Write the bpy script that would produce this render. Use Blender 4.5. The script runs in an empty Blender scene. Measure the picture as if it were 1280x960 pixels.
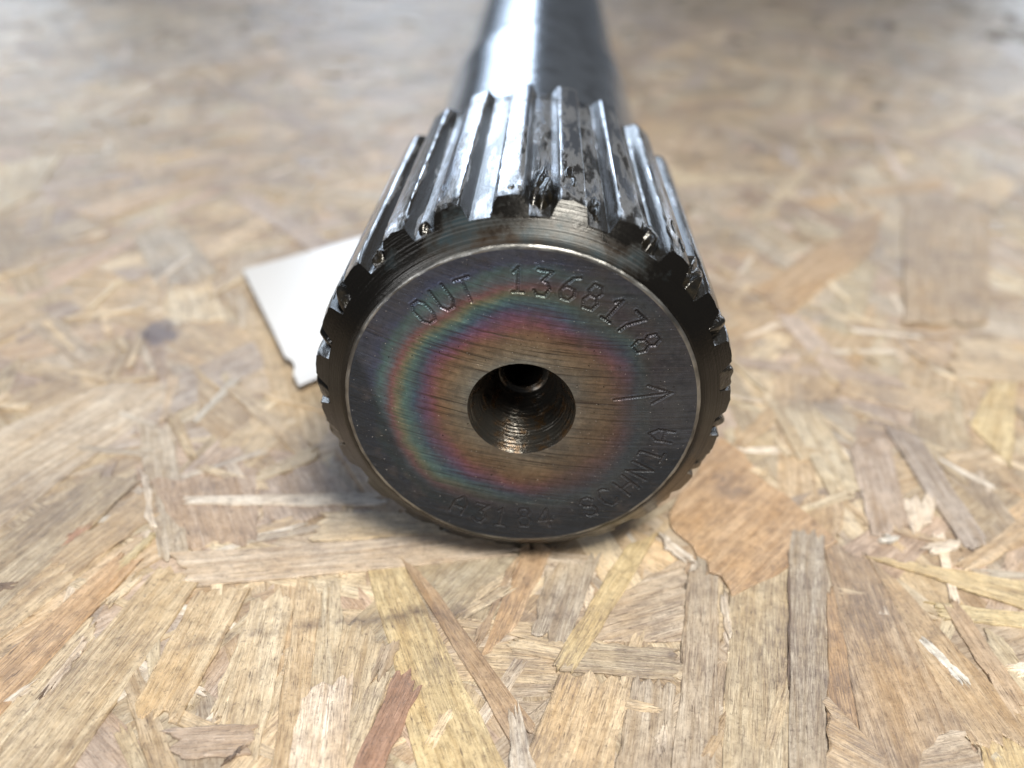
import bpy, math, random
import numpy as np
from mathutils import Matrix, Vector

S = 0.025                      # radius of the shaft's end face, metres; shaft shapes below are in units of S
AX = 1.2134                    # height of the shaft axis above the board, in S
scene = bpy.context.scene
rng = np.random.RandomState(7)
random.seed(7)

# ------------------------------------------------------------------ camera
F = Vector((-0.01283339, 0.84042894, -0.54176979))
R = Vector((0.99826453, 0.04191127, 0.04136872))
U = Vector((-0.05747372, 0.54029867, 0.83950826))
CPOS = Vector((-0.00142840, -3.86489827, 2.66291750 + AX))
FPX = 1038.61
cd = bpy.data.cameras.new('camera'); cam = bpy.data.objects.new('camera', cd)
scene.collection.objects.link(cam); scene.camera = cam
m = Matrix((R, U, -F)).transposed().to_4x4(); m.translation = CPOS * S
cam.matrix_world = m
cd.sensor_width = 36; cd.lens = FPX / 640 * 18
cd.clip_start = 0.005; cd.clip_end = 50
cd.dof.use_dof = True; cd.dof.focus_distance = 4.58 * S; cd.dof.aperture_fstop = 11.0

# ------------------------------------------------------------------ light
w = bpy.data.worlds.new('World'); scene.world = w; w.use_nodes = True
w.node_tree.nodes['Background'].inputs[0].default_value = (0.80, 0.88, 1.0, 1)
w.node_tree.nodes['Background'].inputs[1].default_value = 0.07
def area(name, loc, target, sx, sy, power, col):
    l = bpy.data.lights.new(name, 'AREA'); l.shape = 'RECTANGLE'; l.size = sx; l.size_y = sy
    l.energy = power; l.color = col
    o = bpy.data.objects.new(name, l); scene.collection.objects.link(o)
    o.location = loc
    o.rotation_euler = (Vector(target) - Vector(loc)).to_track_quat('-Z', 'Y').to_euler()
    return o
area('window_light', (-0.30, 1.75, 0.70), (-0.05, 0.05, 0.02), 0.46, 0.95, 5.3, (0.68, 0.82, 1.0))
area('window_light', (-1.05, 1.55, 0.42), (0, 0.05, 0.02), 0.26, 0.50, 2.4, (0.76, 0.87, 1.0))
area('window_light', (0.98, 1.60, 0.42), (0, 0.05, 0.02), 0.20, 0.50, 2.1, (0.80, 0.89, 1.0))
area('ceiling_lamp', (0.15, -0.23, 0.62), (0, -0.05, 0), 0.22, 0.22, 6.3, (1.0, 0.945, 0.83))
area('overhead_fill_light', (0.0, 0.45, 1.9), (0, 0.35, 0), 1.1, 0.8, 3.5, (0.86, 0.91, 1.0))  # unseen overhead fill, added to brighten the far board
area('front_left_fill_light', (-0.80, -1.05, 0.34), (0, 0, 0.02), 0.5, 0.45, 5.4, (1.0, 0.99, 0.97))  # unseen low fill, added to brighten the left of the end face
scene.view_settings.view_transform = 'Standard'; scene.view_settings.look = 'None'
scene.view_settings.exposure = 0.42; scene.view_settings.gamma = 1
scene.view_settings.use_curve_mapping = False

# ------------------------------------------------------------------ helpers
C = scene.collection
def link(o, parent=None):
    C.objects.link(o)
    if parent: o.parent = parent
    return o
def mesh(name, v, f, mat, parent=None, smooth=None, uv=None):
    """v: (n,3) array in metres, f: list / array of faces"""
    me = bpy.data.meshes.new(name)
    me.from_pydata(np.asarray(v).tolist(), [], f.tolist() if isinstance(f, np.ndarray) else f)
    if smooth is not None:
        me.polygons.foreach_set('use_smooth', [True] * len(me.polygons))
        if smooth < 180: me.set_sharp_from_angle(angle=math.radians(smooth))
    me.materials.append(mat); me.update()
    return link(bpy.data.objects.new(name, me), parent)
def gridfaces(nu, nv, close=False):
    i, j = np.meshgrid(np.arange(nu - 1), np.arange(nv if close else nv - 1), indexing='ij')
    i = i.ravel(); j = j.ravel(); k = (j + 1) % nv
    return np.stack([i * nv + j, i * nv + k, (i + 1) * nv + k, (i + 1) * nv + j], 1)
def lathe(name, prof, mat, parent, n=256, smooth=40, jit=None):
    th = np.linspace(0, 2 * np.pi, n, endpoint=False)
    p = np.array(prof)
    r = p[:, 0:1] + 0 * th; y = p[:, 1:2] + 0 * th
    if jit is not None: r, y = jit(r, y, th)
    v = np.stack([r * np.cos(th), y, r * np.sin(th)], -1).reshape(-1, 3) * S
    return mesh(name, v, gridfaces(len(prof), n, True)[:, ::-1], mat, parent, smooth)

class NT:
    def __init__(s, name):
        s.m = bpy.data.materials.new(name); s.m.use_nodes = True
        s.t = s.m.node_tree; s.n = s.t.nodes; s.l = s.t.links
        s.b = s.n['Principled BSDF']
    def node(s, typ, **kw):
        n = s.n.new('ShaderNode' + typ)
        for k, v in kw.items(): setattr(n, k, v)
        return n
    def put(s, sock, v):
        if hasattr(v, 'is_output'): s.l.new(v, sock)
        elif v is not None: sock.default_value = v
    def math(s, op, a, b=None, c=None, clamp=False):
        n = s.node('Math', operation=op, use_clamp=clamp)
        for i, v in enumerate((a, b, c)): s.put(n.inputs[i], v)
        return n.outputs[0]
    def vmath(s, op, a, b=None, out=0):
        n = s.node('VectorMath', operation=op)
        s.put(n.inputs[0], a)
        if b is not None:
            if op == 'SCALE': s.put(n.inputs[3], b)
            else: s.put(n.inputs[1], b)
        return n.outputs['Value'] if op in ('LENGTH', 'DOT_PRODUCT', 'DISTANCE') else n.outputs[0]
    def sep(s, v):
        n = s.node('SeparateXYZ'); s.put(n.inputs[0], v); return n.outputs
    def comb(s, x, y, z):
        n = s.node('CombineXYZ')
        for i, v in enumerate((x, y, z)): s.put(n.inputs[i], v)
        return n.outputs[0]
    def noise(s, vec, scale=1, detail=3, rough=0.5, dist=0, color=False):
        n = s.node('TexNoise'); s.put(n.inputs['Vector'], vec); s.put(n.inputs['Scale'], scale)
        n.inputs['Detail'].default_value = detail; n.inputs['Roughness'].default_value = rough
        n.inputs['Distortion'].default_value = dist
        return n.outputs[1 if color else 0]
    def ramp(s, fac, stops, interp='LINEAR'):
        n = s.node('ValToRGB'); s.put(n.inputs[0], fac); e = n.color_ramp.elements
        n.color_ramp.interpolation = interp
        for i, (p, c) in enumerate(stops):
            el = e[i] if i < 2 else e.new(p)
            el.position = p
            el.color = (c, c, c, 1) if isinstance(c, (int, float)) else (*c, 1)
        return n.outputs[0]
    def mix(s, fac, a, b, blend='MIX'):
        n = s.node('Mix', data_type='RGBA', blend_type=blend)
        s.put(n.inputs[0], fac)
        for i, v in ((6, a), (7, b)): s.put(n.inputs[i], (*v, 1) if isinstance(v, tuple) and len(v) == 3 else v)
        return n.outputs[2]
    def bump(s, h, strength=0.5, dist=0.0005, normal=None):
        n = s.node('Bump'); s.put(n.inputs['Height'], h); s.put(n.inputs['Strength'], strength)
        n.inputs['Distance'].default_value = dist
        if normal is not None: s.l.new(normal, n.inputs['Normal'])
        return n.outputs[0]
    def objco(s, k=1 / S):
        return s.vmath('SCALE', s.node('TexCoord').outputs['Object'], k)
    def done(s, color=None, rough=None, metal=None, normal=None, **kw):
        for k, v in (('Base Color', color), ('Roughness', rough), ('Metallic', metal), ('Normal', normal)):
            if isinstance(v, tuple) and len(v) == 3: v = (*v, 1)
            s.put(s.b.inputs[k], v)
        for k, v in kw.items(): s.put(s.b.inputs[k.replace('_', ' ')], v)
        return s.m

# ------------------------------------------------------------------ materials of the shaft
def mat_face():
    t = NT('heat_tinted_steel'); p = t.objco(); x, y, z = t.sep(p)
    flat = t.comb(x, 0.0, z)
    r = t.vmath('LENGTH', flat)
    wob = t.math('SUBTRACT', t.noise(flat, 2.3, 3), 0.5)
    # facing marks: arcs of a wide circle
    d = t.vmath('DISTANCE', flat, (0.45, 0, 3.5))
    lines = t.noise(t.comb(t.math('MULTIPLY', d, 62.0), t.math('MULTIPLY', x, 1.6), 0.0), 1.0, 4, 0.65)
    fine = t.noise(t.comb(t.math('MULTIPLY', d, 230.0), t.math('MULTIPLY', x, 7.0), 0.0), 1.0, 2, 0.6)
    grit = t.noise(flat, 120, 2, 0.6)
    rr = t.math('ADD', t.math('SUBTRACT', r, t.math('MULTIPLY', x, 0.055)), t.math('MULTIPLY', wob, 0.20))
    rr = t.math('ADD', rr, t.math('MULTIPLY', t.math('SUBTRACT', lines, 0.5), 0.10))
    col = t.ramp(rr, [(.30, (.25, .28, .28)), (.36, (.29, .27, .22)), (.43, (.27, .21, .145)), (.49, (.27, .165, .11)),
                      (.535, (.27, .115, .155)), (.585, (.165, .10, .215)), (.635, (.07, .13, .22)), (.685, (.11, .23, .24)),
                      (.725, (.23, .25, .17)), (.765, (.27, .135, .15)), (.81, (.14, .17, .22)), (.86, (.10, .20, .22)),
                      (.91, (.065, .09, .18)), (.97, (.06, .075, .12))])
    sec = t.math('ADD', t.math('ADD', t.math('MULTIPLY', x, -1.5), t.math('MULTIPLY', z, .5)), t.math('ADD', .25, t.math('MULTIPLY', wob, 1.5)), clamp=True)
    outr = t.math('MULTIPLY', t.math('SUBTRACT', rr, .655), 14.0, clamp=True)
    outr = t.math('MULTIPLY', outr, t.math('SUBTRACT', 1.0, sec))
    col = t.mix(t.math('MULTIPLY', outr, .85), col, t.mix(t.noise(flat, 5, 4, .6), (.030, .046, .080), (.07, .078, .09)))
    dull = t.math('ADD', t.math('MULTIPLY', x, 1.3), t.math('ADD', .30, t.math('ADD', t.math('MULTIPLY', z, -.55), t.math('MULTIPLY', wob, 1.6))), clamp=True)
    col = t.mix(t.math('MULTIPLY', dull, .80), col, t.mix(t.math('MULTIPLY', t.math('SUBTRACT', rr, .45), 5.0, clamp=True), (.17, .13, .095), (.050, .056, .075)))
    col = t.mix(.20, col, (.125, .115, .115))
    # outer part mixed to dark grey, most of it low and to the left, leaving the tinted crescent
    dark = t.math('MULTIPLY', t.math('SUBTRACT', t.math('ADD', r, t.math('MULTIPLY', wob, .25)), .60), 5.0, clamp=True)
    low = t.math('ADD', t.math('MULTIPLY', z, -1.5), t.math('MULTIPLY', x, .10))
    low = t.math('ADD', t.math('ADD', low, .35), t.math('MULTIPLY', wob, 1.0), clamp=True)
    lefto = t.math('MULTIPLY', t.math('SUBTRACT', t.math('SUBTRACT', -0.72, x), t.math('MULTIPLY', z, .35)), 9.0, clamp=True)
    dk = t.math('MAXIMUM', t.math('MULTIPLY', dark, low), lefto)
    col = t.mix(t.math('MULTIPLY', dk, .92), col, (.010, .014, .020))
    smut = t.ramp(t.noise(t.vmath('ADD', flat, (5, 0, 2)), 7, 5, .65), [(.52, 0.0), (.72, 1.0)])
    col = t.mix(t.math('MULTIPLY', smut, .35), col, (.09, .07, .06))
    scr = t.ramp(lines, [(.34, 1.0), (.45, 0.0)])
    col = t.mix(1.0, col, t.ramp(lines, [(.30, (.62, .62, .62)), (.70, (1.30, 1.30, 1.32))]), 'MULTIPLY')
    col = t.mix(1.0, col, t.ramp(t.noise(flat, 26, 4, .7), [(.30, (.72, .72, .72)), (.72, (1.25, 1.25, 1.25))]), 'MULTIPLY')
    inner = t.math('SUBTRACT', 1.0, t.math('MULTIPLY', t.math('SUBTRACT', r, .55), 5.0, clamp=True))
    col = t.mix(t.math('MULTIPLY', t.math('MULTIPLY', scr, inner), .75), col, (.05, .035, .03))
    film = t.ramp(t.noise(t.vmath('ADD', flat, (8, 0, 6)), 3.2, 5, .7), [(.44, 0.0), (.66, .55)])
    col = t.mix(t.math('MULTIPLY', film, t.math('SUBTRACT', 1.0, dk)), col, (.085, .088, .092))
    pits = t.ramp(t.noise(t.vmath('ADD', flat, (1, 0, 9)), 55, 1, .5), [(.245, 1.0), (.27, 0.0)])
    col = t.mix(pits, col, (.015, .015, .015))
    spark = t.ramp(t.noise(t.vmath('ADD', flat, (3, 0, 4)), 95, 1, .5), [(.74, 0.0), (.77, 1.0)])  # sparkle painted in as bright specks of colour
    rough = t.math('ADD', .30, t.math('MULTIPLY', grit, .22))
    n1 = t.bump(lines, .8, .00016)
    n2 = t.bump(fine, .6, .00006, n1)
    n3 = t.bump(grit, .55, .00010, n2)
    col = t.mix(spark, col, (.65, .65, .66))
    st = t.node('Attribute', attribute_name='stamp').outputs['Fac']
    col = t.mix(t.math('MULTIPLY', st, .75), col, (.035, .030, .030))
    return t.done(col, rough, t.math('SUBTRACT', .88, t.math('MULTIPLY', dk, .80)), n3, Specular_IOR_Level=.3)
def mat_rim():
    t = NT('worn_edge_steel'); p = t.objco()
    n = t.noise(p, 40, 3)
    col = t.mix(t.ramp(t.noise(p, 6, 3), [(.4, 0.0), (.62, 1.0)]), (.27, .27, .265), (.10, .10, .10))
    return t.done(col, t.math('ADD', .28, t.math('MULTIPLY', n, .25)), .9, t.bump(n, .6, .0001))
def mat_spline(front=False):
    t = NT('oily_spline_steel'); w_ = t.vmath('SUBTRACT', t.node('NewGeometry').outputs['Position'], (0, 0, AX * S)); p = t.vmath('SCALE', w_, 1 / S); x, y, z = t.sep(p)
    st = t.comb(t.math('MULTIPLY', x, 10.0), t.math('MULTIPLY', y, 95.0), t.math('MULTIPLY', z, 10.0))
    chat = t.noise(st, 1.0, 3, .6)
    lng = t.noise(t.comb(t.math('MULTIPLY', x, 60.0), t.math('MULTIPLY', y, 3.0), t.math('MULTIPLY', z, 60.0)), 1.0, 3, .6)
    grit = t.noise(p, 110, 4, .65)
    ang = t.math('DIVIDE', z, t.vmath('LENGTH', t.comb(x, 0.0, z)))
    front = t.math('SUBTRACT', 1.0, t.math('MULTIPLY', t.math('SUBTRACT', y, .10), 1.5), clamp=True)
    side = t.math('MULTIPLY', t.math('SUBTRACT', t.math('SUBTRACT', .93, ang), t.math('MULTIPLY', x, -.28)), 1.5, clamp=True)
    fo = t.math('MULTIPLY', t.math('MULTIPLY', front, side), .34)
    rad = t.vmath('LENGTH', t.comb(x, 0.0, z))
    flank_shade = t.math('SUBTRACT', 1.0, t.math('MULTIPLY', t.math('ABSOLUTE', t.math('SUBTRACT', rad, 1.160)), 22.0), clamp=True)
    flank_shade = t.math('POWER', flank_shade, .5)
    fo = t.math('ADD', fo, t.math('MULTIPLY', flank_shade, .30))  # shade of the tooth flanks, put into the colour through this mask
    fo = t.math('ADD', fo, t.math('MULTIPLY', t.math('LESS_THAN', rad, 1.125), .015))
    oil = t.ramp(t.math('ADD', fo, t.math('SUBTRACT', t.noise(t.comb(t.math('MULTIPLY', x, 1.6), t.math('MULTIPLY', y, .30), t.math('MULTIPLY', z, 1.6)), 7.0, 5, .66), t.math('MULTIPLY', t.math('SUBTRACT', y, .5), .04))), [(.43, 0.0), (.62, 1.0)])  # oil streaks, with painted shade on flanks and groove floors
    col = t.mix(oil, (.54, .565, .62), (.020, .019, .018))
    rough = t.math('ADD', .08, t.math('MULTIPLY', grit, .20))
    rough = t.math('MULTIPLY', rough, t.math('SUBTRACT', 1.0, t.math('MULTIPLY', oil, .45)))
    h = t.bump(chat, .20, .00005); h = t.bump(lng, .35, .00006, h); h = t.bump(grit, .45, .00006, h)
    return t.done(col, rough, t.math('SUBTRACT', .97, t.math('MULTIPLY', oil, .72)), h)
def mat_chamfer():
    t = NT('turned_chamfer_oil'); w_ = t.vmath('SUBTRACT', t.node('NewGeometry').outputs['Position'], (0, 0, AX * S)); p = t.vmath('SCALE', w_, 1 / S); x, y, z = t.sep(p)
    r = t.vmath('LENGTH', t.comb(x, 0.0, z))
    rings = t.noise(t.comb(t.math('MULTIPLY', r, 150.0), t.math('MULTIPLY', x, .8), t.math('MULTIPLY', z, .8)), 1.0, 2, .6)
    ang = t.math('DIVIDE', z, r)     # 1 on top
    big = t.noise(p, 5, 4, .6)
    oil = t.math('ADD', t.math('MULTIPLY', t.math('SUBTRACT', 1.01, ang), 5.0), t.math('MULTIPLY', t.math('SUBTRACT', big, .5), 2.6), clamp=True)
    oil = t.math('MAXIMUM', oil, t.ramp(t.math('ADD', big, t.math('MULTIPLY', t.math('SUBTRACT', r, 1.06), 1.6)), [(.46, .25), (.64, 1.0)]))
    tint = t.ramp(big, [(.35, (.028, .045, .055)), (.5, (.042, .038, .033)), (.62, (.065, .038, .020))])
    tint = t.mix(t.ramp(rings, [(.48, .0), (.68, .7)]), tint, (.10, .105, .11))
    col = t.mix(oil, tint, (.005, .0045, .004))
    grit = t.noise(p, 60, 3, .6)
    rough = t.math('ADD', t.math('SUBTRACT', .38, t.math('MULTIPLY', oil, .26)), t.math('MULTIPLY', grit, .12))
    h = t.bump(rings, .6, .0001); h = t.bump(grit, .30, .00008, h)
    return t.done(col, rough, t.math('SUBTRACT', .42, t.math('MULTIPLY', oil, .42)), h, IOR=1.36)
def mat_hole():
    t = NT('oily_bore'); p = t.objco(); x, y, z = t.sep(p)
    n = t.noise(p, 14, 4, .6)
    rust = t.ramp(n, [(.5, 0.0), (.66, 1.0)])
    rings = t.noise(t.comb(t.math('MULTIPLY', y, 70.0), t.math('MULTIPLY', x, 2.0), t.math('MULTIPLY', z, 2.0)), 1.0, 3, .6)
    col = t.mix(rust, (.060, .056, .050), (.085, .050, .024))
    h = t.bump(rings, .8, .0003); h = t.bump(n, .4, .0003, h)
    return t.done(col, t.math('ADD', .14, t.math('MULTIPLY', n, .22)), .75, h)
def mat_shaft():
    t = NT('ground_shaft_steel'); p = t.objco(); x, y, z = t.sep(p)
    n = t.noise(p, 9, 4, .6)
    stain = t.ramp(t.noise(p, 3.4, 6, .68), [(.47, 0.0), (.60, 1.0)])
    col = t.mix(t.math('MULTIPLY', stain, .6), (.50, .54, .60), (.16, .16, .17))
    ring = t.noise(t.comb(t.math('MULTIPLY', y, 40.0), 0.0, 0.0), 1.0, 3, .6)
    return t.done(col, t.math('ADD', .12, t.math('MULTIPLY', n, .14)), .95, t.bump(ring, .12, .0001))
def mat_grease():
    t = NT('black_grease'); p = t.objco()
    n = t.noise(p, 16, 4, .6); g = t.noise(p, 75, 3, .6)
    col = t.mix(t.ramp(n, [(.4, 0.0), (.7, 1.0)]), (.007, .0065, .006), (.018, .015, .010))
    h = t.bump(n, .5, .0006); h = t.bump(g, .25, .0001, h)
    return t.done(col, t.math('ADD', .06, t.math('MULTIPLY', g, .16)), 0.0, h, IOR=1.55)
MF, MR, MS, MC, MH, MSH, MG = mat_face(), mat_rim(), mat_spline(), mat_chamfer(), mat_hole(), mat_shaft(), mat_grease()

# ------------------------------------------------------------------ the board: material
STAIN_ARC = [(-1.85, -0.80), (-1.511, -0.672), (-1.063, -0.557), (-0.566, -0.448), (-0.30, -0.40)]
def mat_wood(stuff):
    t = NT('osb_strand_mix' if stuff else 'osb_strand')
    uv = t.node('UVMap').outputs[0]
    if stuff:
        a = t.node('Attribute', attribute_name='tint'); tint = a.outputs['Color']
        b = t.node('Attribute', attribute_name='rnd'); rnd = b.outputs['Fac']
    else:
        o = t.node('ObjectInfo'); tint = o.outputs['Color']; rnd = o.outputs['Random']
    u, v, _ = t.sep(uv)
    off = t.math('MULTIPLY', rnd, 91.7)
    def g(su, sv, det, ro, dist=0.0):
        return t.noise(t.comb(t.math('MULTIPLY', u, su), t.math('MULTIPLY', v, sv), off), 1.0, det, ro, dist)
    grain = g(1.3, 22.0, 5, .66, .5)
    fibre = g(9.0, 130.0, 3, .65, .2)
    pores = g(10.0, 60.0, 2, .5)
    blot = g(1.5, 3.0, 3, .55)
    geo = t.vmath('SCALE', t.node('NewGeometry').outputs['Position'], 1 / S)
    dirt = t.noise(geo, .75, 6, .66)
    soot = t.noise(t.vmath('ADD', geo, (7, 3, 1)), 3.2, 5, .7)
    col = t.mix(t.ramp(grain, [(.32, 0.0), (.68, 1.0)]), t.mix(1.0, tint, (.66, .58, .50), 'MULTIPLY'), t.mix(1.0, tint, (1.14, 1.14, 1.16), 'MULTIPLY'))
    col = t.mix(t.ramp(blot, [(.45, 0.0), (.72, .55)]), col, t.mix(1.0, tint, (.82, .66, .46), 'MULTIPLY'))
    col = t.mix(t.ramp(fibre, [(.30, .75), (.46, 0.0)]), col, t.mix(1.0, tint, (.42, .35, .30), 'MULTIPLY'))
    col = t.mix(t.ramp(fibre, [(.60, 0.0), (.74, .55)]), col, t.mix(1.0, tint, (1.32, 1.36, 1.42), 'MULTIPLY'))
    col = t.mix(t.ramp(pores, [(.24, .85), (.33, 0.0)]), col, (.085, .060, .045))
    speck = t.noise(geo, 42, 3, .7)
    col = t.mix(t.ramp(speck, [(.30, .6), (.42, 0.0)]), col, (.13, .10, .085))
    mott = t.noise(t.vmath('ADD', geo, (2, 9, 4)), 11, 5, .75)
    col = t.mix(1.0, col, t.ramp(mott, [(.28, (.70, .68, .67)), (.48, (1.06, 1.06, 1.05)), (.72, (1.34, 1.35, 1.36))]), 'MULTIPLY')
    # dirt and wear across the strands
    dm = t.math('MULTIPLY', t.ramp(dirt, [(.40, 0.0), (.60, 1.0)]), t.ramp(t.math('ADD', t.math('MULTIPLY', fibre, .6), t.math('MULTIPLY', soot, .5)), [(.42, 1.0), (.64, .15)]))
    col = t.mix(t.math('MULTIPLY', dm, .80), col, (.155, .125, .120))
    sm = t.ramp(soot, [(.63, 0.0), (.74, .55)])
    col = t.mix(sm, col, (.10, .080, .078))
    # a dark mark drawn across the strands in front of the shaft, and a bluish blot to its left
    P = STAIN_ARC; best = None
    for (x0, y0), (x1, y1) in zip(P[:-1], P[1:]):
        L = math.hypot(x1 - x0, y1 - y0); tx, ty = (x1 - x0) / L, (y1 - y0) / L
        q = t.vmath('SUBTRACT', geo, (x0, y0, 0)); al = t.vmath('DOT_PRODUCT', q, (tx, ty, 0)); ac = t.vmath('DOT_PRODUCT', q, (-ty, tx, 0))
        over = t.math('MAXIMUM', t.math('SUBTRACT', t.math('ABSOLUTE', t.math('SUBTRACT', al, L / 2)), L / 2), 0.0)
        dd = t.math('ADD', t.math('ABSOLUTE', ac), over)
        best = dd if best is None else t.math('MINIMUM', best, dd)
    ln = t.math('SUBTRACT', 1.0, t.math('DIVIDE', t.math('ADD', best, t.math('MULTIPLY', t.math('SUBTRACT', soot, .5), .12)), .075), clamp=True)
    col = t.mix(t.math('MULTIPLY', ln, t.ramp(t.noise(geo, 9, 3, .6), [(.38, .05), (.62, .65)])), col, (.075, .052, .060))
    bl = t.math('SUBTRACT', 1.0, t.math('DIVIDE', t.vmath('DISTANCE', geo, (-3.37, 2.72, 0)), .42), clamp=True)
    bl = t.ramp(t.math('ADD', bl, t.math('MULTIPLY', t.math('SUBTRACT', soot, .5), 1.4)), [(.42, 0.0), (.62, .8)])
    col = t.mix(bl, col, (.12, .11, .14))
    h = t.bump(fibre, .8, .00030); h = t.bump(grain, .6, .0005, h); h = t.bump(mott, .6, .0005, h)
    return t.done(col, t.math('SUBTRACT', .52, t.math('MULTIPLY', grain, .26)), 0.0, h, IOR=1.55)
MW, MWS = mat_wood(False), mat_wood(True)
def mat_resin():
    t = NT('board_core'); p = t.objco(); n = t.noise(p, 4, 5, .65)
    return t.done(t.ramp(n, [(.3, (.05, .035, .025)), (.7, (.20, .15, .10))]), .8, 0.0, t.bump(n, .6, .001))

# ------------------------------------------------------------------ the board: slab and strands
def box(name, x0, x1, y0, y1, z0, z1, mat):
    v = [(x, y, z) for z in (z0, z1) for y in (y0, y1) for x in (x0, x1)]
    f = [(0, 2, 3, 1), (4, 5, 7, 6), (0, 1, 5, 4), (2, 6, 7, 3), (0, 4, 6, 2), (1, 3, 7, 5)]
    return mesh(name, np.array(v), f, mat)
board = box('osb_board', -.80, .80, -.16, .92, -.018, -.0013, mat_resin())
board['kind'] = 'structure'; board['label'] = 'worn pale oriented strand board the splined shaft lies on'

def strand_geo(poly, rag=0.02, n_edge=5):
    """poly: 4 corners, in S, counter-clockwise, centred. Returns verts (S), faces, uv per vert. Edges wander, ends are splintered."""
    poly = np.array(poly); c = poly.mean(0)
    e = np.roll(poly, -1, 0) - poly; ln = np.hypot(*e.T)
    i0 = 0 if ln[0] + ln[2 % len(ln)] > ln[1] + ln[3 % len(ln)] else 1
    if len(poly) == 4: ax = e[i0] - e[(i0 + 2) % 4]
    else: ax = e[ln.argmax()]
    ax = ax / np.hypot(*ax); nx = np.array([-ax[1], ax[0]])
    out = []
    for k in range(len(poly)):
        a, b = poly[k], poly[(k + 1) % len(poly)]
        along = abs(np.dot((b - a) / max(ln[k], 1e-6), ax))
        ne = n_edge if along > .7 else n_edge + 2
        for i in range(ne):
            f = i / ne; p = a + (b - a) * f
            if along > .7: p = p + nx * rng.normal(0, rag * .22)
            else: p = p + ax * rng.normal(0, rag * (1.05 if i else .8))
            out.append(p)
    out = np.array(out); n = len(out)
    inn = c + (out - c) * (1 - .012 / np.maximum(np.hypot(*(out - c).T), .05))[:, None]
    zt = 0.0; zm = -.006; zb = -.018
    v = np.concatenate([np.c_[inn, np.full(n, zt)], np.c_[out, np.full(n, zm)], np.c_[out, np.full(n, zb)]])
    fs = [list(range(n))]
    for k in range(n):
        k2 = (k + 1) % n
        fs.append([n + k, n + k2, k2, k]); fs.append([2 * n + k, 2 * n + k2, n + k2, n + k])
    uv = np.c_[(v[:, :2] - c) @ ax, (v[:, :2] - c) @ nx]
    return v, fs, uv
def strand_mesh(name, v, fs, uv, mat):
    me = bpy.data.meshes.new(name); me.from_pydata((v * S).tolist(), [], fs)
    l = me.uv_layers.new(name='UVMap'); idx = np.zeros(len(me.loops), np.int32); me.loops.foreach_get('vertex_index', idx)
    l.data.foreach_set('uv', uv[idx].astype(np.float32).ravel())
    me.materials.append(mat); return me
def ccw(p):
    p = np.array(p); a = np.sum(p[:, 0] * np.roll(p[:, 1], -1) - np.roll(p[:, 0], -1) * p[:, 1])
    return p if a > 0 else p[::-1]
PALE, TAN, GREY, MAUVE, BROWN, ORANGE, YEL, WHITE, RED, CREAM, DARK = (
    (.58, .50, .36), (.49, .40, .28), (.50, .445, .37), (.46, .39, .345), (.42, .33, .235), (.48, .345, .215),
    (.62, .52, .30), (.76, .73, .68), (.36, .20, .14), (.66, .585, .44), (.17, .125, .095))
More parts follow.
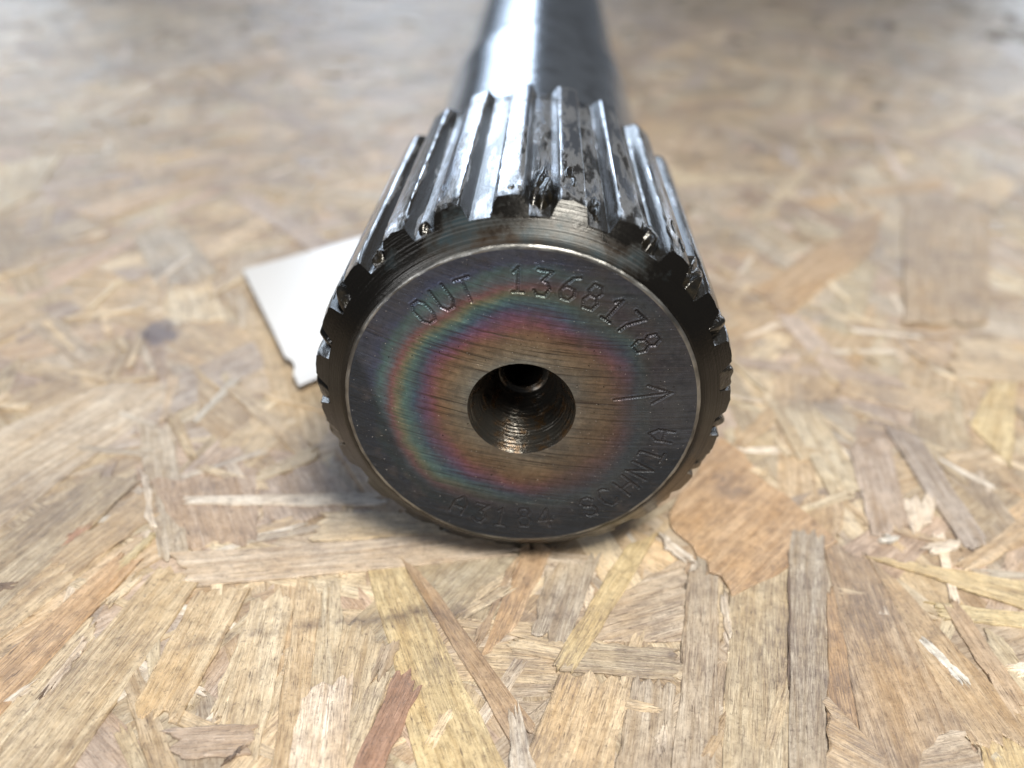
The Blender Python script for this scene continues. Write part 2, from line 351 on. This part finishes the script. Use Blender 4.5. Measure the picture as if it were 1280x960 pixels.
# strands one can tell apart, as corners on the board, in S (x across, y along the shaft)
MAN = [
 (GREY, [(-4.164, 0.844), (-3.395, 1.922), (-2.828, 1.857), (-3.438, -0.172)]), (TAN, [(-3.398, -0.238), (-3.016, 0.671), (-2.674, 0.613), (-3.029, -0.779)]),
 (PALE, [(-3.123, -0.698), (-2.667, 0.274), (-2.494, 0.147), (-2.906, -0.91)]), (ORANGE, [(-2.845, -1.091), (-2.511, -0.079), (-2.347, -0.15), (-2.628, -1.389)]),
 (CREAM, [(-2.667, -1.391), (-2.463, -0.616), (-2.355, -0.726), (-2.518, -1.578)]), (PALE, [(-2.215, -0.174), (-1.923, -0.253), (-2.125, -1.654), (-2.558, -1.643)]),
 (TAN, [(-2.914, -0.198), (-2.584, 0.533), (-2.404, 0.297), (-2.704, -0.317)]), (MAUVE, [(-2.619, 0.618), (-1.873, 0.741), (-1.674, 0.081), (-2.123, 0.013)]),
 (GREY, [(-2.99, 1.319), (-2.696, 1.274), (-2.071, -0.07), (-2.247, -0.121)]), (GREY, [(-2.197, -0.067), (-0.018, 0.347), (0.045, 0.108), (-1.927, -0.34)]),
 (WHITE, [(-2.293, 0.465), (-0.942, 0.648), (-0.926, 0.495), (-2.265, 0.392)]), (TAN, [(-2.398, 1.903), (-1.563, 1.136), (-1.619, 0.972), (-2.487, 1.844)]),
 (PALE, [(-1.895, 0.776), (-1.563, 1.136), (-1.49, 0.984), (-1.858, 0.652)]), (MAUVE, [(-1.857, 0.688), (-1.478, 0.985), (-0.959, 0.426), (-1.679, 0.242)]),
 (PALE, [(-1.338, 0.392), (-0.686, 0.45), (-0.443, 0.248), (-1.324, 0.111)]), (PALE, [(-1.915, -0.372), (-1.601, -0.327), (-1.682, -1.276), (-1.954, -1.166)]),
 (CREAM, [(-1.575, -0.409), (-1.311, -0.303), (-1.215, -1.446), (-1.474, -1.275)]), (PALE, [(-1.333, -0.218), (-1.158, -0.324), (-0.98, -1.577), (-1.11, -1.586)]),
 (CREAM, [(-1.195, -0.294), (-1.07, -0.183), (-0.866, -1.006), (-0.97, -1.556)]), (TAN, [(-2.085, -1.045), (-2.066, -0.884), (-1.514, -1.613), (-1.658, -1.623)]),
 (MAUVE, [(-1.709, -1.292), (-1.276, -1.242), (-1.265, -1.414), (-1.594, -1.463)]), (RED, [(-0.612, -0.851), (-0.456, -0.945), (-0.61, -1.553), (-0.78, -1.564)]),
 (YEL, [(-0.956, 0.009), (-0.732, 0.035), (0.08, -1.506), (-0.369, -1.536)]), (BROWN, [(-0.731, 0.028), (-0.543, -0.14), (0.163, -1.145), (0.05, -1.269)]),
 (WHITE, [(-1.094, -1.074), (-0.848, -0.879), (-0.749, -1.562), (-1.041, -1.581)]), (PALE, [(-0.983, -0.5), (-0.717, -0.658), (-0.763, -1.089), (-0.932, -1.102)]),
 (CREAM, [(-0.834, -0.994), (-0.635, -0.874), (-0.757, -1.562), (-0.872, -1.57)]), (ORANGE, [(0.053, 0.168), (0.265, 0.186), (0.04, -0.468), (-0.154, -0.74)]),
 (YEL, [(0.746, 0.242), (0.986, 0.395), (0.391, -0.776), (0.256, -0.764)]), (GREY, [(0.224, -0.021), (0.582, 0.169), (0.359, -0.558), (0.133, -0.545)]),
 (CREAM, [(-0.209, -0.214), (-0.003, -0.011), (-0.038, -0.126), (-0.254, -0.38)]), (CREAM, [(-0.321, -0.435), (-0.036, -0.166), (-0.003, -0.23), (-0.293, -0.482)]),
 (BROWN, [(-0.005, 0.046), (0.055, 0.124), (-0.145, -0.614), (-0.201, -0.618)]), (GREY, [(0.628, -0.212), (1.158, 0.217), (1.058, -0.521), (0.49, -0.565)]),
 (TAN, [(0.396, -0.572), (1.003, -0.584), (0.974, -0.808), (0.301, -0.794)]), (CREAM, [(0.02, -0.542), (0.987, -0.71), (0.982, -0.818), (0.025, -0.67)]),
 (PALE, [(0.301, -0.815), (0.703, -0.828), (0.534, -1.476), (0.06, -1.508)]), (GREY, [(0.703, -0.828), (0.956, -0.81), (0.844, -1.455), (0.553, -1.474)]),
 (PALE, [(1.449, 0.242), (1.888, 0.481), (1.434, -1.415), (1.104, -1.437)]), (GREY, [(1.894, 0.481), (2.133, 0.47), (1.632, -1.402), (1.442, -1.415)]),
 (GREY, [(1.134, 0.041), (1.326, 0.014), (1.076, -1.439), (0.844, -1.455)]), (CREAM, [(1.316, 0.013), (1.38, -0.085), (1.268, -0.505), (1.239, -0.508)]),
 (ORANGE, [(1.054, 0.563), (1.596, 1.559), (2.21, 0.414), (1.383, -0.152)]), (BROWN, [(2.118, 0.437), (2.355, 0.288), (2.541, -0.951), (1.86, -1.387)]),
 (ORANGE, [(2.001, -0.068), (2.052, -0.03), (2.106, -1.37), (1.641, -1.401)]), (TAN, [(2.365, 0.319), (2.481, 0.095), (2.892, -1.071), (2.479, -1.1)]),
 (CREAM, [(2.253, -0.43), (2.302, -0.426), (2.499, -1.051), (2.437, -1.079)]), (YEL, [(2.355, 0.288), (2.674, 0.241), (3.485, 0.121), (3.346, -0.159)]),
 (YEL, [(2.677, -0.094), (3.352, -0.145), (3.294, -0.264), (2.676, -0.224)]), (TAN, [(2.924, 0.247), (3.833, 0.939), (3.669, 0.603), (3.048, 0.213)]),
 (MAUVE, [(3.003, 1.865), (3.233, 1.72), (3.273, 0.537), (3.06, 0.409)]), (PALE, [(2.205, 2.042), (2.504, 2.048), (2.593, 1.044), (2.295, 0.871)]),
 (TAN, [(1.724, 1.561), (2.136, 2.095), (2.169, 1.943), (1.773, 1.418)]), (YEL, [(3.752, 1.94), (4.216, 2.633), (4.473, 2.661), (3.834, 1.371)]),
 (WHITE, [(2.812, 0.891), (3.102, 0.98), (2.956, 0.689), (2.761, 0.524)]), (WHITE, [(2.545, 0.506), (2.667, 0.508), (2.599, 0.439), (2.54, 0.426)]),
 (WHITE, [(2.781, 0.431), (3.083, 0.504), (3.003, 0.389), (2.807, 0.326)]), (WHITE, [(0.803, -1.161), (0.864, -1.071), (0.85, -1.259), (0.805, -1.298)]),
 (WHITE, [(0.024, -1.057), (0.084, -1.053), (0.21, -1.497), (0.06, -1.508)]), (WHITE, [(0.987, 0.403), (1.184, 0.175), (1.134, 0.112), (1.013, 0.25)]),
 (WHITE, [(2.459, -0.414), (2.512, -0.398), (2.64, -0.685), (2.584, -0.732)]), (BROWN, [(2.707, -0.144), (2.824, -0.102), (2.927, -0.823), (2.787, -0.934)]),
 (PALE, [(2.753, -0.391), (2.979, -0.313), (3.046, -0.762), (2.922, -0.924)]), (WHITE, [(2.894, -0.555), (3.173, -0.506), (3.101, -0.651), (2.925, -0.637)]),
 (ORANGE, [(5.109, 7.362), (6.41, 7.625), (4.733, 3.846), (3.811, 3.686)]), (ORANGE, [(2.381, 4.287), (4.766, 7.126), (4.118, 5.587), (2.62, 3.767)]),
 (WHITE, [(-2.464, -1.113), (-2.417, -0.76), (-2.369, -0.813), (-2.415, -1.15)]), (WHITE, [(-2.648, -1.245), (-2.565, -1.085), (-2.529, -1.128), (-2.627, -1.282)]),
 (WHITE, [(-2.735, 0.743), (-2.613, 0.618), (-2.369, 0.143), (-2.431, 0.176)]), (YEL, [(-2.475, -0.161), (-2.38, 0.103), (-2.34, 0.046), (-2.424, -0.22)]),
 (CREAM, [(-2.435, -0.491), (-2.341, -0.261), (-2.294, -0.324), (-2.378, -0.542)]), (CREAM, [(-1.544, -1.195), (-1.553, -0.483), (-1.492, -0.509), (-1.478, -1.214)]),
 (DARK, [(-2.469, -1.144), (-2.431, -0.997), (-2.406, -1.022), (-2.437, -1.156)]), (DARK, [(-1.37, -1.439), (-1.323, -1.383), (-1.306, -1.399), (-1.35, -1.451)]),
 (MAUVE, [(-3.302, -0.014), (-3.184, 0.118), (-3.134, 0.053), (-3.248, -0.054)]), (RED, [(-2.924, 0.003), (-2.857, 0.146), (-2.803, 0.089), (-2.866, -0.051)]),
 (DARK, [(-3.119, -0.418), (-3.044, -0.385), (-3.008, -0.441), (-3.084, -0.479)]), (CREAM, [(-1.712, -1.109), (-1.705, -0.734), (-1.667, -0.765), (-1.652, -1.154)]),
 (GREY, [(2.095, -1.173), (2.464, -0.982), (2.476, -1.345), (1.942, -1.381)]), (YEL, [(2.543, -1.048), (2.752, -1.01), (2.766, -1.326), (2.455, -1.347)]),
 (TAN, [(1.793, -0.854), (1.994, -1.225), (1.983, -1.378), (1.641, -1.401)]), (WHITE, [(1.311, -0.138), (1.356, -0.107), (1.331, -0.441), (1.296, -0.503)]),
 (DARK, [(1.829, 0.274), (1.842, 0.275), (1.589, -0.816), (1.578, -0.817)]), (CREAM, [(0.3, -0.911), (0.822, -0.975), (0.808, -1.026), (0.3, -0.972)]),
 (PALE, [(2.088, 2.066), (2.453, 2.165), (2.532, 1.491), (2.17, 1.303)]), (TAN, [(3.377, 2.261), (3.863, 2.438), (3.614, 1.596), (3.21, 1.453)]),
 (GREY, [(-1.387, 1.112), (-1.187, 1.182), (-0.686, 0.45), (-0.951, 0.386)]), (BROWN, [(3.242, 3.669), (4.174, 3.546), (4.14, 3.461), (3.222, 3.55)]),
 (CREAM, [(6.179, 10.784), (11.373, 15.992), (10.722, 14.683), (6.879, 10.819)]), (CREAM, [(-7.463, 6.557), (-6.704, 7.594), (-6.213, 5.847), (-6.385, 4.755)]),
 (TAN, [(2.121, 0.873), (2.447, 0.993), (2.235, 0.463), (2.035, 0.43)]), (MAUVE, [(2.597, 1.497), (2.979, 1.695), (2.773, 0.59), (2.465, 0.499)]),
 (PALE, [(4.254, 3.49), (5.13, 3.432), (4.748, 2.663), (3.901, 2.708)]), (TAN, [(2.925, 2.603), (3.737, 2.298), (3.565, 2.037), (2.772, 2.324)]),
 (GREY, [(-0.763, -0.661), (-0.621, -0.679), (-0.67, -0.93), (-0.801, -0.939)]),
]
count = [0]
def put_strand(me, loc, rz, tilt, tint, sc=(1, 1, 1)):
    o = bpy.data.objects.new('wood_strand', me); o.location = Vector(loc) * S
    o.rotation_euler = (tilt[0], tilt[1], rz); o.scale = sc; o.color = (*tint, 1)
    link(o, board); count[0] += 1
    return o
def vary(c, k=.10):
    g_ = .3 * c[0] + .6 * c[1] + .1 * c[2]; c = [x * .76 + y_ * (.24 if g_ > .2 else 0) + (0 if g_ > .2 else x * .24) for x, y_ in zip(c, (.53, .445, .375))]
    f = 1 + rng.normal(0, k); h = rng.normal(0, .03)
    return tuple(float(min(.85, max(.02, x * f * y))) for x, y in zip(c, (1 + h, 1, 1 - h)))
for i, (tint, px) in enumerate(MAN):
    p = ccw(px); c = p.mean(0)
    v, fs, uv = strand_geo(p - c, .030, 8)
    me = strand_mesh('wood_strand', v, fs, uv, MW)
    z = (-.010 + .0012 * ((i * 7) % 11)) if tint not in (WHITE, DARK) else .0045
    put_strand(me, (c[0], c[1], z), 0, (rng.normal(0, .003), rng.normal(0, .003)), vary(tint, .05))
# random strands: sizes, headings
SHARED = []
for k in range(40):
    L = rng.uniform(1.6, 4.4); W = rng.uniform(.16, .62); tpr = rng.uniform(.55, 1.0); sk = rng.uniform(-.6, .6) * W
    q = ccw([(-L/2, -W/2), (L/2 + sk, -W/2 * tpr), (L/2 - sk, W/2 * tpr), (-L/2, W/2)])
    SHARED.append((L, W, strand_geo(q, .03, 4)))
SME = [strand_mesh('wood_strand', g[0], g[1], g[2], MW) for _, _, g in SHARED]
PAL = [PALE, PALE, TAN, TAN, GREY, GREY, MAUVE, BROWN, TAN, GREY, CREAM, MAUVE]
cand = []
for i in range(6200):
    y = -4.5 + 38 * rng.uniform() ** 1.25
    x = rng.uniform(-1, 1) * min(30, 5.5 + .80 * max(0, y + 3))
    a = rng.choice([rng.normal(55, 24), rng.normal(125, 26), rng.uniform(0, 180)], p=[.5, .25, .25])
    near = (Vector((x, y, 0)) - CPOS); dep = near.dot(F)
    k = rng.randint(40); L, W, _ = SHARED[k]
    sz = L * W / max(dep, 2) ** 3
    z = -.046 + .026 * rng.uniform()
    inview = dep > 1 and abs(near.dot(R) / dep) < .72 and abs(near.dot(U) / dep) < .54
    cand.append((sz if inview and z > -.030 else 0, x, y, a, k, z))
cand.sort(key=lambda c: -c[0])
nind = 296 - count[0]
for sz, x, y, a, k, z in cand[:nind]:
    put_strand(SME[k], (x, y, z), math.radians(a), (rng.normal(0, .003), rng.normal(0, .003)), vary(PAL[rng.randint(len(PAL))]),
               (rng.uniform(.85, 1.15), rng.uniform(.85, 1.15), 1))
V, FS, UV, TI, RN = [], [], [], [], []; base = 0
for sz, x, y, a, k, z in cand[nind:]:
    v, fs, uv = SHARED[k][2]; a = math.radians(a); ca, sa = math.cos(a), math.sin(a)
    q = v.copy(); q[:, 0] = v[:, 0] * ca - v[:, 1] * sa + x; q[:, 1] = v[:, 0] * sa + v[:, 1] * ca + y
    q[:, 2] += z + v[:, 0] * rng.normal(0, .003) + v[:, 1] * rng.normal(0, .006)
    V.append(q); UV.append(uv); FS += [[i + base for i in f] for f in fs]; base += len(v)
    TI.append(np.tile((*vary(PAL[rng.randint(len(PAL))]), 1), (len(v), 1))); RN.append(np.full(len(v), rng.uniform()))
# slivers and torn fibres lying on and between the strands
SL = []
for k in range(12):
    L = rng.uniform(.18, .75); W = rng.uniform(.03, .10)
    SL.append(strand_geo(ccw([(-L/2, -W/2 * .4), (L/2, -W/2), (L/2 * .9, W/2), (-L/2, W/2)]), .022, 4))
for i in range(950):
    y = -2.6 + 13 * rng.uniform() ** 1.4; x = rng.uniform(-1, 1) * (4.0 + .75 * max(0, y + 2))
    v, fs, uv = SL[rng.randint(12)]; a = math.radians(rng.choice([rng.normal(55, 20), rng.normal(120, 25), rng.uniform(0, 180)])); ca, sa = math.cos(a), math.sin(a)
    q = v.copy(); q[:, 0] = v[:, 0] * ca - v[:, 1] * sa + x; q[:, 1] = v[:, 0] * sa + v[:, 1] * ca + y
    q[:, 2] += rng.uniform(-.026, -.004) + v[:, 0] * rng.normal(0, .006)
    V.append(q); UV.append(uv); FS += [[i_ + base for i_ in f] for f in fs]; base += len(v)
    c = [WHITE, WHITE, CREAM, CREAM, PALE, TAN, GREY, PALE, CREAM][rng.randint(9)]
    TI.append(np.tile((*vary(c), 1), (len(v), 1))); RN.append(np.full(len(v), rng.uniform()))
me = strand_mesh('wood_strand_layer', np.concatenate(V), FS, np.concatenate(UV), MWS)
at = me.attributes.new('tint', 'FLOAT_COLOR', 'POINT'); at.data.foreach_set('color', np.concatenate(TI).astype(np.float32).ravel())
at = me.attributes.new('rnd', 'FLOAT', 'POINT'); at.data.foreach_set('value', np.concatenate(RN).astype(np.float32))
o = link(bpy.data.objects.new('wood_strand_layer', me), board); o['kind'] = 'stuff'

# ------------------------------------------------------------------ the splined shaft
shaft = bpy.data.objects.new('splined_shaft', None); C.objects.link(shaft)
shaft.location = (0, 0, AX * S); shaft.empty_display_size = .01
shaft['label'] = 'oily steel splined shaft with stamped heat-tinted end face lying on the strand board'
shaft['category'] = 'shaft'
RO, RR, YC, LS, NTH = 1.2134, 1.118, 0.178, 2.66, 23
SLOPE = YC / (RO - 1.0)

# -- stamped lettering
G = {  # single strokes in a box x 0..1, y 0..1
 'O': [[(.25,0),(.75,0),(1,.25),(1,.75),(.75,1),(.25,1),(0,.75),(0,.25),(.25,0)]],
 'U': [[(0,1),(0,.25),(.25,0),(.75,0),(1,.25),(1,1)]], 'T': [[(0,1),(1,1)],[(.5,1),(.5,0)]],
 '1': [[(.25,.80),(.55,1),(.55,0)],[(.2,0),(.9,0)]], '3': [[(0,1),(.95,1),(.45,.6),(.8,.52),(1,.3),(.75,0),(.25,0),(0,.16)]],
 '6': [[(.9,1),(.5,.9),(.1,.5),(0,.25),(.25,0),(.75,0),(1,.22),(.85,.48),(.3,.5),(.05,.38)]],
 '8': [[(.25,.53),(.05,.72),(.22,1),(.75,1),(.95,.75),(.75,.53),(.25,.53),(0,.3),(.2,0),(.8,0),(1,.3),(.75,.53)]],
 '7': [[(0,1),(.95,1),(.35,.35),(.3,0)]], 'A': [[(0,0),(0,.65),(.5,1),(1,.65),(1,0)],[(0,.38),(1,.38)]],
 '4': [[(.75,0),(.75,1),(0,.32),(1,.32)]], 'S': [[(1,.82),(.75,1),(.25,1),(0,.78),(.2,.56),(.8,.46),(1,.24),(.75,0),(.25,0),(0,.18)]],
 'C': [[(1,.8),(.7,1),(.3,1),(0,.72),(0,.28),(.3,0),(.7,0),(1,.2)]], 'H': [[(0,0),(0,1)],[(1,0),(1,1)],[(0,.5),(1,.5)]],
 'N': [[(0,0),(0,1),(1,0),(1,1)]], 'I': [[(.5,0),(.5,1)],[(.15,1),(.5,1)],[(.1,0),(.9,0)]],
}
TXT = [('O',132.8,1),('U',123.3,1),('T',114,1),('1',94.5,1),('3',84.4,1),('6',75,1),('8',65.4,1),('1',56,1),('7',46.5,1),('8',36.6,1),
       ('A',-115.1,0),('3',-105.2,0),('1',-96,0),('8',-86.2,0),('4',-77,0),('S',-57.3,0),('C',-47.6,0),('H',-37.9,0),('N',-28.2,0),('I',-18.6,0),('A',-8.8,0)]
segs = []; rng = np.random.RandomState(5)
GW, GH = .078, .140
for ch, a, top in TXT:
    lw = rng.uniform(.9, 1.25)
    ra = math.radians(a); rad = np.array([math.cos(ra), math.sin(ra)]); cw = np.array([rad[1], -rad[0]])
    up, rt = (rad, cw) if top else (-rad, -cw)
    c = rad * (.803 if top else .812)
    rot = math.radians(rng.normal(0, 2.0)); jit = rng.normal(0, .004, 2)
    for st in G[ch]:
        pts = [c + jit + rt * ((x - .5) * GW * math.cos(rot) - (y - .5) * GH * math.sin(rot)) + up * ((y - .5) * GH * math.cos(rot) + (x - .5) * GW * math.sin(rot)) for x, y in st]
        dep = lw * (1.0 if top else .9)
        segs += [(p, q, dep) for p, q in zip(pts[:-1], pts[1:])]
for p, q in (((.513,.105),(.823,.173)), ((.688,.21),(.823,.173)), ((.726,.095),(.823,.173))):
    segs.append((np.array(p), np.array(q), .8))
rs = np.concatenate([np.linspace(.307, .50, 14)[:-1], np.linspace(.50, .93, 165)[:-1], np.linspace(.93, .978, 12)])
NTHE = 1900
th = np.linspace(0, 2 * np.pi, NTHE, endpoint=False)
X = rs[:, None] * np.cos(th); Z = rs[:, None] * np.sin(th)
H = np.zeros_like(X); LIP = np.zeros_like(X)
for p, q, dep in segs:
    m_ = (X > min(p[0], q[0]) - .05) & (X < max(p[0], q[0]) + .05) & (Z > min(p[1], q[1]) - .05) & (Z < max(p[1], q[1]) + .05)
    x, z = X[m_], Z[m_]; d = q - p; L = np.hypot(*d)
    t = np.clip(((x - p[0]) * d[0] + (z - p[1]) * d[1]) / L**2, 0, 1)
    dist = np.hypot(x - p[0] - t * d[0], z - p[1] - t * d[1])
    k = max(1, round(L / .0145)); dots = .72 + .28 * np.cos(2 * np.pi * t * k)
    g = dep * .0085 * dots * np.clip(1 - dist / .0100, 0, 1) ** .8
    lip = dep * .0022 * np.exp(-((dist - .0145) / .0050) ** 2)
    H[m_] = np.maximum(H[m_], g); LIP[m_] = np.maximum(LIP[m_], lip)
Y = np.where(H > .0008, H, -LIP)
v = np.stack([X, Y, Z], -1).reshape(-1, 3) * S
fo = mesh('end_face', v, gridfaces(len(rs), NTHE, True), MF, shaft, 180)
at = fo.data.attributes.new('stamp', 'FLOAT', 'POINT'); at.data.foreach_set('value', np.clip(H / .007, 0, 1).astype(np.float32).ravel())
lathe('rim_bevel', [(.978, 0), (.986, .0006), (.993, .004), (1.0, .0125)], MR, shaft, 400, 180,
      lambda r, y, t: (r, y + .003 * np.sin(t * 37) * np.sin(t * 11) * (y > 0)))
# -- centre hole: countersink, stepped bore with turning marks
prof = [(.307, 0), (.300, .008), (.292, .03)]
n = 46
for i in range(n + 1):
    f = i / n; prof.append((.288 - .135 * f + (.0025 if i % 3 == 0 else -.0012), .035 + .36 * f))
prof += [(.150, .41), (.122, .42)]
for i in range(40): prof.append((.122 + (.007 if i % 2 else -.004), .43 + 1.3 * i / 40))
prof += [(.118, 1.74), (.0, 1.80)]
lathe('centre_hole', prof, MH, shaft, 160, 50, lambda r, y, t: (r, y))
# -- chamfer ring up to the root of the splines, then core, neck and the long shank
YR = (RR - 1.0) * SLOPE
lathe('end_chamfer', [(1.0, .0125)] + [(1 + .1165 * k / 8, max(.0172, YR * k / 8 * .976 + .0015)) for k in range(1, 9)] + [(RR, YR)], MC, shaft, 360, 180)
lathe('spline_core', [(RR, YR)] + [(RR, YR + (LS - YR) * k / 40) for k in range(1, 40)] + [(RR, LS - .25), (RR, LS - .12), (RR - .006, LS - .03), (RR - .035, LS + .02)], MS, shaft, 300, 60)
lathe('collar', [(1.060, LS), (1.034, LS + .05), (1.030, LS + .2), (1.032, 4.9), (1.052, 5.5), (1.066, 6.0), (1.066, 6.16), (1.058, 6.20)], MSH, shaft, 256, 40)
lathe('collar_groove', [(1.058, 6.20), (1.000, 6.22), (1.000, 6.38), (1.026, 6.42)], MC, shaft, 256, 40)
lathe('shank', [(1.026, 6.42), (1.034, 7.6), (1.05, 9), (1.08, 12), (1.11, 16), (1.11, 22), (1.08, 22.2), (0, 22.2)], MSH, shaft, 200, 40)
# -- teeth
half = [(0, RO), (1.5, RO), (2.7, RO - .001), (3.1, RO - .004), (3.4, RO - .011), (3.65, 1.192), (4.0, 1.168), (4.4, 1.140), (4.75, 1.122), (5.3, 1.112)]
TP = [(-a, r) for a, r in half[::-1]] + half[1:]
def tooth_mesh(seed, clean):
    g = np.random.RandomState(seed); V = []; nA = len(TP)
    ys = np.concatenate([[0], np.linspace(.012, .5, 26), np.linspace(.54, 1, 22)]) ** 1.0
    fr = g.uniform(0, 1, 8)
    cols = []; r0s = []
    for a, r in TP:
        y0 = (r - 1.0) * SLOPE; L1 = LS - .03
        col = []
        for t in ys:
            y = y0 + (L1 - y0) * t; rr = r
            if t > .94: rr = r - (r - 1.11) * min(1, ((t - .94) / .06) ** 1.6) * .75
            near = max(0, 1 - t / .30)
            amt = (.0002 + .012 * near ** 3 * (.3 if clean else 1)) if rr > 1.13 else .0002
            rr -= amt * abs(g.normal(0, 1)) * (.4 + .6 * math.sin(7 * t + fr[0] * 6) ** 2)
            da = g.normal(0, .008 + .10 * near ** 3 * (.3 if clean else 1))
            col.append((a + da, y, rr))
        e0 = max(0.0, (r - 1.15) / .0634)
        drop = e0 * (.010 + .020 * g.uniform() ** 2 * (.4 if clean else 1))
        r0 = r - drop; col[0] = (a, (r0 - 1.0) * SLOPE, r0); r0s.append(r0)
        for q_, k_ in ((1, .30), (2, .08)): col[q_] = (col[q_][0], col[q_][1], col[q_][2] - drop * k_)
        cols.append(col)
    A = np.array(cols)                                    # nA, nY, 3
    th_ = np.radians(90 - A[..., 0]); v = np.stack([A[..., 2] * np.cos(th_), A[..., 1], A[..., 2] * np.sin(th_)], -1)
    nY = v.shape[1]; f = [list(q) for q in gridfaces(nA, nY)]
    v = v.reshape(-1, 3)
    # front: the chamfer cone carried across the tooth, root to outline, in three bands
    b0 = len(v); ex = []
    for k in range(3):
        for (a, _), r in zip(TP, r0s):
            rr = 1.110 + (r - 1.110) * k / 3; t_ = math.radians(90 - a)
            ex.append((rr * math.cos(t_), (rr - 1.0) * SLOPE, rr * math.sin(t_)))
    v = np.concatenate([v, ex])
    ff = []
    for k in range(3):
        for i in range(nA - 1):
            lo = [b0 + k * nA + i, b0 + k * nA + i + 1]
            hi = [b0 + (k + 1) * nA + i, b0 + (k + 1) * nA + i + 1] if k < 2 else [i * nY, (i + 1) * nY]
            ff.append([lo[0], hi[0], hi[1], lo[1]])
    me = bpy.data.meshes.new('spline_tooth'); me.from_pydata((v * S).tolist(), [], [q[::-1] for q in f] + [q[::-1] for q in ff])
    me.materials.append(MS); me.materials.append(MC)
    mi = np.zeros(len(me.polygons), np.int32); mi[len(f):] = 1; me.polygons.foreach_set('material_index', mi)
    me.polygons.foreach_set('use_smooth', [True] * len(me.polygons)); me.set_sharp_from_angle(angle=math.radians(28))
    me.update(); return me
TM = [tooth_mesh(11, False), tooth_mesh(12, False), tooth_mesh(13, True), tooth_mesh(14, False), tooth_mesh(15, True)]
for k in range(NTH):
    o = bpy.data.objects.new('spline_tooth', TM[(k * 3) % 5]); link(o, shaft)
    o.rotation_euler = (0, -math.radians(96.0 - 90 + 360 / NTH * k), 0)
# -- lumps of old grease on the front of the splines
def grease(ac, yc, da, dy, top, seed, n=44):
    g = np.random.RandomState(seed); ph = g.uniform(0, 6.28, 12)
    a = np.linspace(-1, 1, n); y = np.linspace(-1, 1, n); A, Yg = np.meshgrid(a, y, indexing='ij')
    nz = .5 * np.sin(2.3 * A + 1.7 * Yg + ph[0]) * np.sin(2.9 * Yg - 1.1 * A + ph[1]) + .3 * np.sin(5.1 * A + ph[2]) * np.sin(4.7 * Yg + ph[3]) + .2 * np.sin(9 * A + 6 * Yg + ph[4])
    h = np.clip(1 - (A * A + Yg * Yg) * 1.25 + .42 * nz, -.3, 1); lump = nz
    r = 1.07 + (top - 1.07) * np.sqrt(np.clip(h, 0, 1)) + .004 * lump * (h > 0)
    r = np.where(h <= 0, 1.05, r)
    yy = yc + dy * Yg; r = np.minimum(r, 1.0 + yy / SLOPE - .004)
    tt = np.radians(ac + da * A)
    v = np.stack([r * np.cos(tt), yy, r * np.sin(tt)], -1).reshape(-1, 3) * S
    f = gridfaces(n, n); keep = (h.ravel()[f] > 0).any(1)
    mesh('grease_lump', v, f[keep], MG, shaft, 180)
LUMPS = [(88.2, .47, 4.2, .34, 1.20), (80.5, .50, 4.4, .28, 1.222), (73, .36, 2.8, .22, 1.15), (96.5, .27, 3.2, .10, 1.214), (64, .46, 5.0, .36, 1.20),
         (57, .26, 4.2, .16, 1.19), (48.5, .50, 5.4, .40, 1.216), (135, .2, 3.4, .10, 1.17), (119.5, .17, 2.6, .06, 1.16)]
LUMPS += [(41.2 - 15.652 * k, .30 + .04 * math.sin(k * 2.3), 5.6, .24, 1.212) for k in range(6)] + [(150.8 + 15.652 * k, .29 + .05 * math.sin(k * 1.7), 5.4, .22, 1.208) for k in range(5)]
for i, q in enumerate(LUMPS):
    grease(*q, 100 + i)

# ------------------------------------------------------------------ the white tag beside the shaft
def mat_tag():
    t = NT('white_gloss_plastic'); p = t.objco(); n = t.noise(p, 1.2, 2)
    return t.done((.60, .605, .63), .30, 0.0, t.bump(n, .05, .002), Coat_Weight=.2, Coat_Roughness=.1)
A0, B0, D1, D2 = np.array([-3.007, 3.998]), np.array([-1.846, 1.823]), np.array([1.513, 1.456]), np.array([1.038, 1.167])    # two corners of the tag and its two edges running in under the shaft
nu, nv = 26, 20; V = []
for lay in (0, 1):
    for i in range(nu):
        for j in range(nv):
            s_, t_ = i / (nu - 1), j / (nv - 1)
            p = (A0 + D1 * t_) * (1 - s_) + (B0 + D2 * t_) * s_
            if j == 0 and .80 < s_ < .9: p = p + np.array([.03, .03])
            zz = .035 + .035 * math.sin(s_ * 3.1) * (1 - t_) + .03 * s_ ** 3 + (.007 if lay else 0)
            V.append((p[0], p[1], zz))
f = gridfaces(nu, nv); n = nu * nv
ff = [list(q[::-1]) for q in f] + [list(q + n) for q in f]
loop = [i * nv for i in range(nu)] + [(nu - 1) * nv + j for j in range(1, nv)] + [i * nv + nv - 1 for i in range(nu - 2, -1, -1)] + [j for j in range(nv - 2, 0, -1)]
for a, b in zip(loop, loop[1:] + loop[:1]): ff.append([a, b, b + n, a + n])
tag = mesh('plastic_tag', np.array(V) * S, ff, mat_tag(), None, 40)
tag['label'] = 'white glossy plastic tag half hidden behind the splined shaft'; tag['category'] = 'tag'
